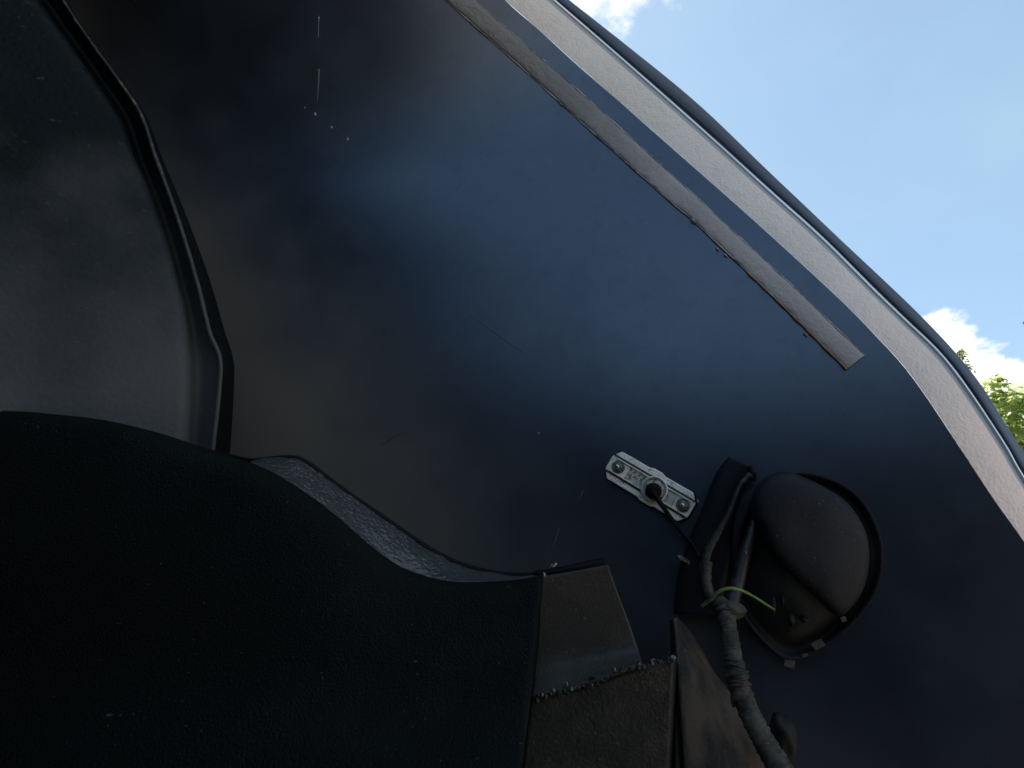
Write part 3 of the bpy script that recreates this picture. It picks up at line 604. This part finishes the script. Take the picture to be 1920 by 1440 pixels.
# ------------------------------------------------------------------ main harness
hz = thing('wiring_harness', 'thick cloth-taped dusty wiring harness running down to the bottom edge', 'harness', px(1400, 1430, 0.52))
def sk(x, y, o): return px(x, y, sdepth(x, y) - o)
hpath = [sk(x, y, d) for x, y, d in [(1350, 1128, .040), (1360, 1150, .050), (1368, 1190, .056), (1375, 1235, .060), (1385, 1282, .062), (1402, 1330, .064), (1430, 1385, .066), (1462, 1440, .068), (1500, 1500, .07)]]
def hr(u):
    base = 0.0066 + 0.0036 * u
    for c0, wd, am in ((0.08, .02, .0016), (0.13, .015, .0012), (0.37, .015, .001), (0.43, .02, .0020), (0.47, .012, .0016), (0.52, .02, .001)):
        base += am * math.exp(-((u - c0) / wd) ** 2)
    return base
V, F = tube(hpath, hr, 220, 16, 0.14, 2)
mesh_obj('sleeve', V, F, 'tape', hz)
hd = spline(hpath, 221)
def ring(i, r, m, name):
    t = (hd[i+1] - hd[i-1]).normalized(); a = t.cross(Vector((.3, .2, .9))).normalized(); b = t.cross(a)
    tilt = random.uniform(-.5, .5); pts = [hd[i] + (a * math.cos(k) + b * math.sin(k)) * r + t * math.sin(k) * tilt * r * .7 for k in [j * 2 * math.pi / 20 for j in range(21)]]
    V, F = tube(pts, random.uniform(0.0009, 0.0015), 0, 6, caps=False); mesh_obj(name, V, F, m, hz)
for u in (0.05, 0.065, 0.08, 0.10, 0.115, 0.14, 0.17, 0.36, 0.385, 0.42, 0.435, 0.45, 0.465, 0.48, 0.50):
    ring(int(u * 220), hr(u) * 0.98, random.choice(['tape', 'darktube']), 'tape_turn')
# loose tape end
for dx in (0, 7, 14):
    V, F = tube([sk(1374 + dx, 1296, .062), sk(1372 + dx, 1312, .064), sk(1377 + dx, 1326, .064)], 0.0016, 20, 7, 0.3, dx); mesh_obj('tape_end', V, F, 'tape', hz)
V, F = blob(sk(1374, 1143, .048), frame(-FW, RT), (0.011, 0.008, 0.008), 11, 16, 12, 0.3); mesh_obj('knot', V, F, 'tape', hz)
V, F = blob(sk(1467, 1392, .038), frame(-FW, RT), (0.011, 0.024, 0.012), 12, 18, 14, 0.25)
gro = mesh_obj('rubber_boot', V, F, 'bowl', None); gro['label'] = 'dusty lumpy rubber boot behind the lower end of the harness'; gro['category'] = 'boot'

# ------------------------------------------------------------------ green wire
gw = thing('green_wire', 'loose bright green wire arching from the dark towards the bucket terminals', 'wire', onskin(1380, 1110, 0.05))
V, F = tube([sk(x, y, d) for x, y, d in [(1316, 1136, .072), (1332, 1124, .078), (1348, 1109, .082), (1368, 1103, .082), (1390, 1107, .076), (1412, 1118, .066), (1436, 1133, .054), (1452, 1143, .044)]], lambda u: 0.0016 - 0.0006 * u, 60, 9)
mesh_obj('insulation', V, F, 'green', gw)

# scratches near the bracket (bare scuff of metal)
for i, (p0, p1, r) in enumerate([((1048, 990), (1030, 1040), 0.0011), ((1044, 1056), (1026, 1076), 0.0026), ((1036, 1058), (1018, 1079), 0.0016), ((1094, 918), (1082, 940), 0.0007), ((880, 590), (985, 665), 0.0007), ((712, 835), (752, 812), 0.0007)]):
    streak([p0, ((p0[0]+p1[0])/2 + 1, (p0[1]+p1[1])/2), p1], lambda u, r=r: r * (0.5 + 0.6 * math.sin(math.pi * u)) , 'steel' if i in (1, 2) else 'faint', 'scuff')

# ------------------------------------------------------------------ trees outside
def leaf_cloud(clumps, n, size, seed):
    rnd = random.Random(seed); V = []; F = []
    wsum = sum(c[1] ** 2 for c in clumps)
    for c, r, sq in [(c[0], c[1], c[2] if len(c) > 2 else 1) for c in clumps]:
        for _ in range(int(n * r * r / wsum)):
            d = Vector((rnd.gauss(0, 1), rnd.gauss(0, 1), rnd.gauss(0, 1))).normalized() * r * rnd.uniform(0.55, 1.06)
            d.z *= sq; p = c + d
            nrm = (Vector((rnd.gauss(0, .5), rnd.gauss(0, .5), 0.9)) + d.normalized() * 0.6).normalized()
            t = Vector((rnd.gauss(0, 1), rnd.gauss(0, 1), rnd.gauss(-.3, .4))); t = (t - nrm * t.dot(nrm)).normalized(); b = nrm.cross(t)
            s = size * rnd.uniform(0.6, 1.25); o = len(V)
            V += [p - t*s*.5, p + b*s*.33 - t*s*.12 + nrm*s*.07, p + t*s*.55 - nrm*s*.08, p - b*s*.33 - t*s*.12 + nrm*s*.07]
            F += [(o, o+1, o+2), (o, o+2, o+3)]
    return V, F
TD = 5.2
bush = thing('leafy_tree', 'sunlit green broad-leaved tree beyond the fender edge', 'tree', (px(1990, 800, TD).x, px(1990, 800, TD).y, 0))
b0 = Vector(bush['_o'])
V, F = join(tube([b0, b0 + Vector((.05, 0, .8)), b0 + Vector((0, .1, 1.7))], lambda u: 0.11 - 0.06 * u, 20, 10, .15),
            tube([b0 + Vector((.03, 0, .8)), b0 + Vector((-.5, .1, 1.4)), b0 + Vector((-.9, .2, 1.9))], lambda u: 0.05 - 0.035 * u, 20, 8),
            tube([b0 + Vector((.03, 0, .9)), b0 + Vector((.5, .1, 1.5)), b0 + Vector((.9, -.2, 1.8))], lambda u: 0.05 - 0.035 * u, 20, 8))
mesh_obj('trunk', V, F, 'bark', bush)
cl = [(px(1880, 790, TD), 0.34), (px(1960, 800, TD), 0.42), (px(1850, 870, TD), 0.38), (px(1930, 900, TD + .2), 0.5), (px(2060, 830, TD), 0.55), (px(1990, 950, TD), 0.6), (px(1830, 950, TD + .3), 0.5), (px(1862, 735, TD), 0.13), (px(1905, 752, TD), 0.12), (px(2120, 920, TD), .5), (px(1870, 1020, TD), .5)]
V, F = leaf_cloud(cl, 16000, 0.075, 3); mesh_obj('crown', V, F, 'leaf', bush, smooth=False)
tw = thing('slender_tree', 'thin open tree with small olive leaves, its tip showing against the cloud', 'tree', (px(1810, 900, 6.4).x, px(1810, 900, 6.4).y, 0))
t0 = Vector(tw['_o'])
tip = px(1798, 655, 6.4); tip2 = px(1835, 722, 6.4)
V, F = join(tube([t0, t0 + Vector((.04, 0, 1.0)), px(1812, 800, 6.4), tip], lambda u: 0.05 * (1 - u) + 0.005, 30, 8), tube([px(1812, 800, 6.4), px(1828, 760, 6.4), tip2], lambda u: 0.014 * (1 - u) + 0.003, 12, 6))
mesh_obj('trunk', V, F, 'bark', tw)
rnd = random.Random(5); cl = []
for q, w_ in ([((1798 + 2*i, 655 + 9*i), 0.05 + .008*i) for i in range(12)] + [((1835 - 2*i, 722 + 8*i), 0.05) for i in range(8)] + [((1868 + 5*i, 708 + 6*i), 0.06) for i in range(4)]):
    cl.append((px(q[0] + rnd.uniform(-7, 7), q[1] + rnd.uniform(-4, 4), 6.4 + rnd.uniform(-.1, .1)), w_))
V, F = leaf_cloud(cl, 620, 0.05, 9); mesh_obj('crown', V, F, 'leafd', tw, smooth=False)
plum = thing('plum_leaved_tree', 'purple-leaved tree whose branch tip just enters at the right edge', 'tree', (px(2250, 900, 6.0).x, px(2250, 900, 6.0).y, 0))
p0 = Vector(plum['_o'])
V, F = join(tube([p0, p0 + Vector((0, .1, 1.4)), px(2240, 640, 6.0), px(2230, 520, 6)], lambda u: 0.09 - 0.07 * u, 24, 10), tube([px(2240, 700, 6.0), px(2080, 630, 6.0), px(1918, 606, 6.0)], lambda u: 0.02 - 0.017 * u, 20, 7), tube([px(2120, 646, 6.0), px(2010, 640, 6.0), px(1922, 622, 6.0)], lambda u: 0.010 - 0.008 * u, 14, 6))
mesh_obj('trunk', V, F, 'bark', plum)
cl = [(px(2240, 560, 6), .5), (px(2160, 640, 6), .35), (px(2330, 650, 6), .45), (px(2010, 622, 6), .14), (px(1965, 615, 6), .10), (px(1926, 606, 6), .035), (px(1928, 621, 6), .03)]
V, F = leaf_cloud(cl, 3000, 0.06, 12); mesh_obj('crown', V, F, 'leafp', plum, smooth=False)

for o in list(bpy.data.objects):
    if '_o' in o: del o['_o']
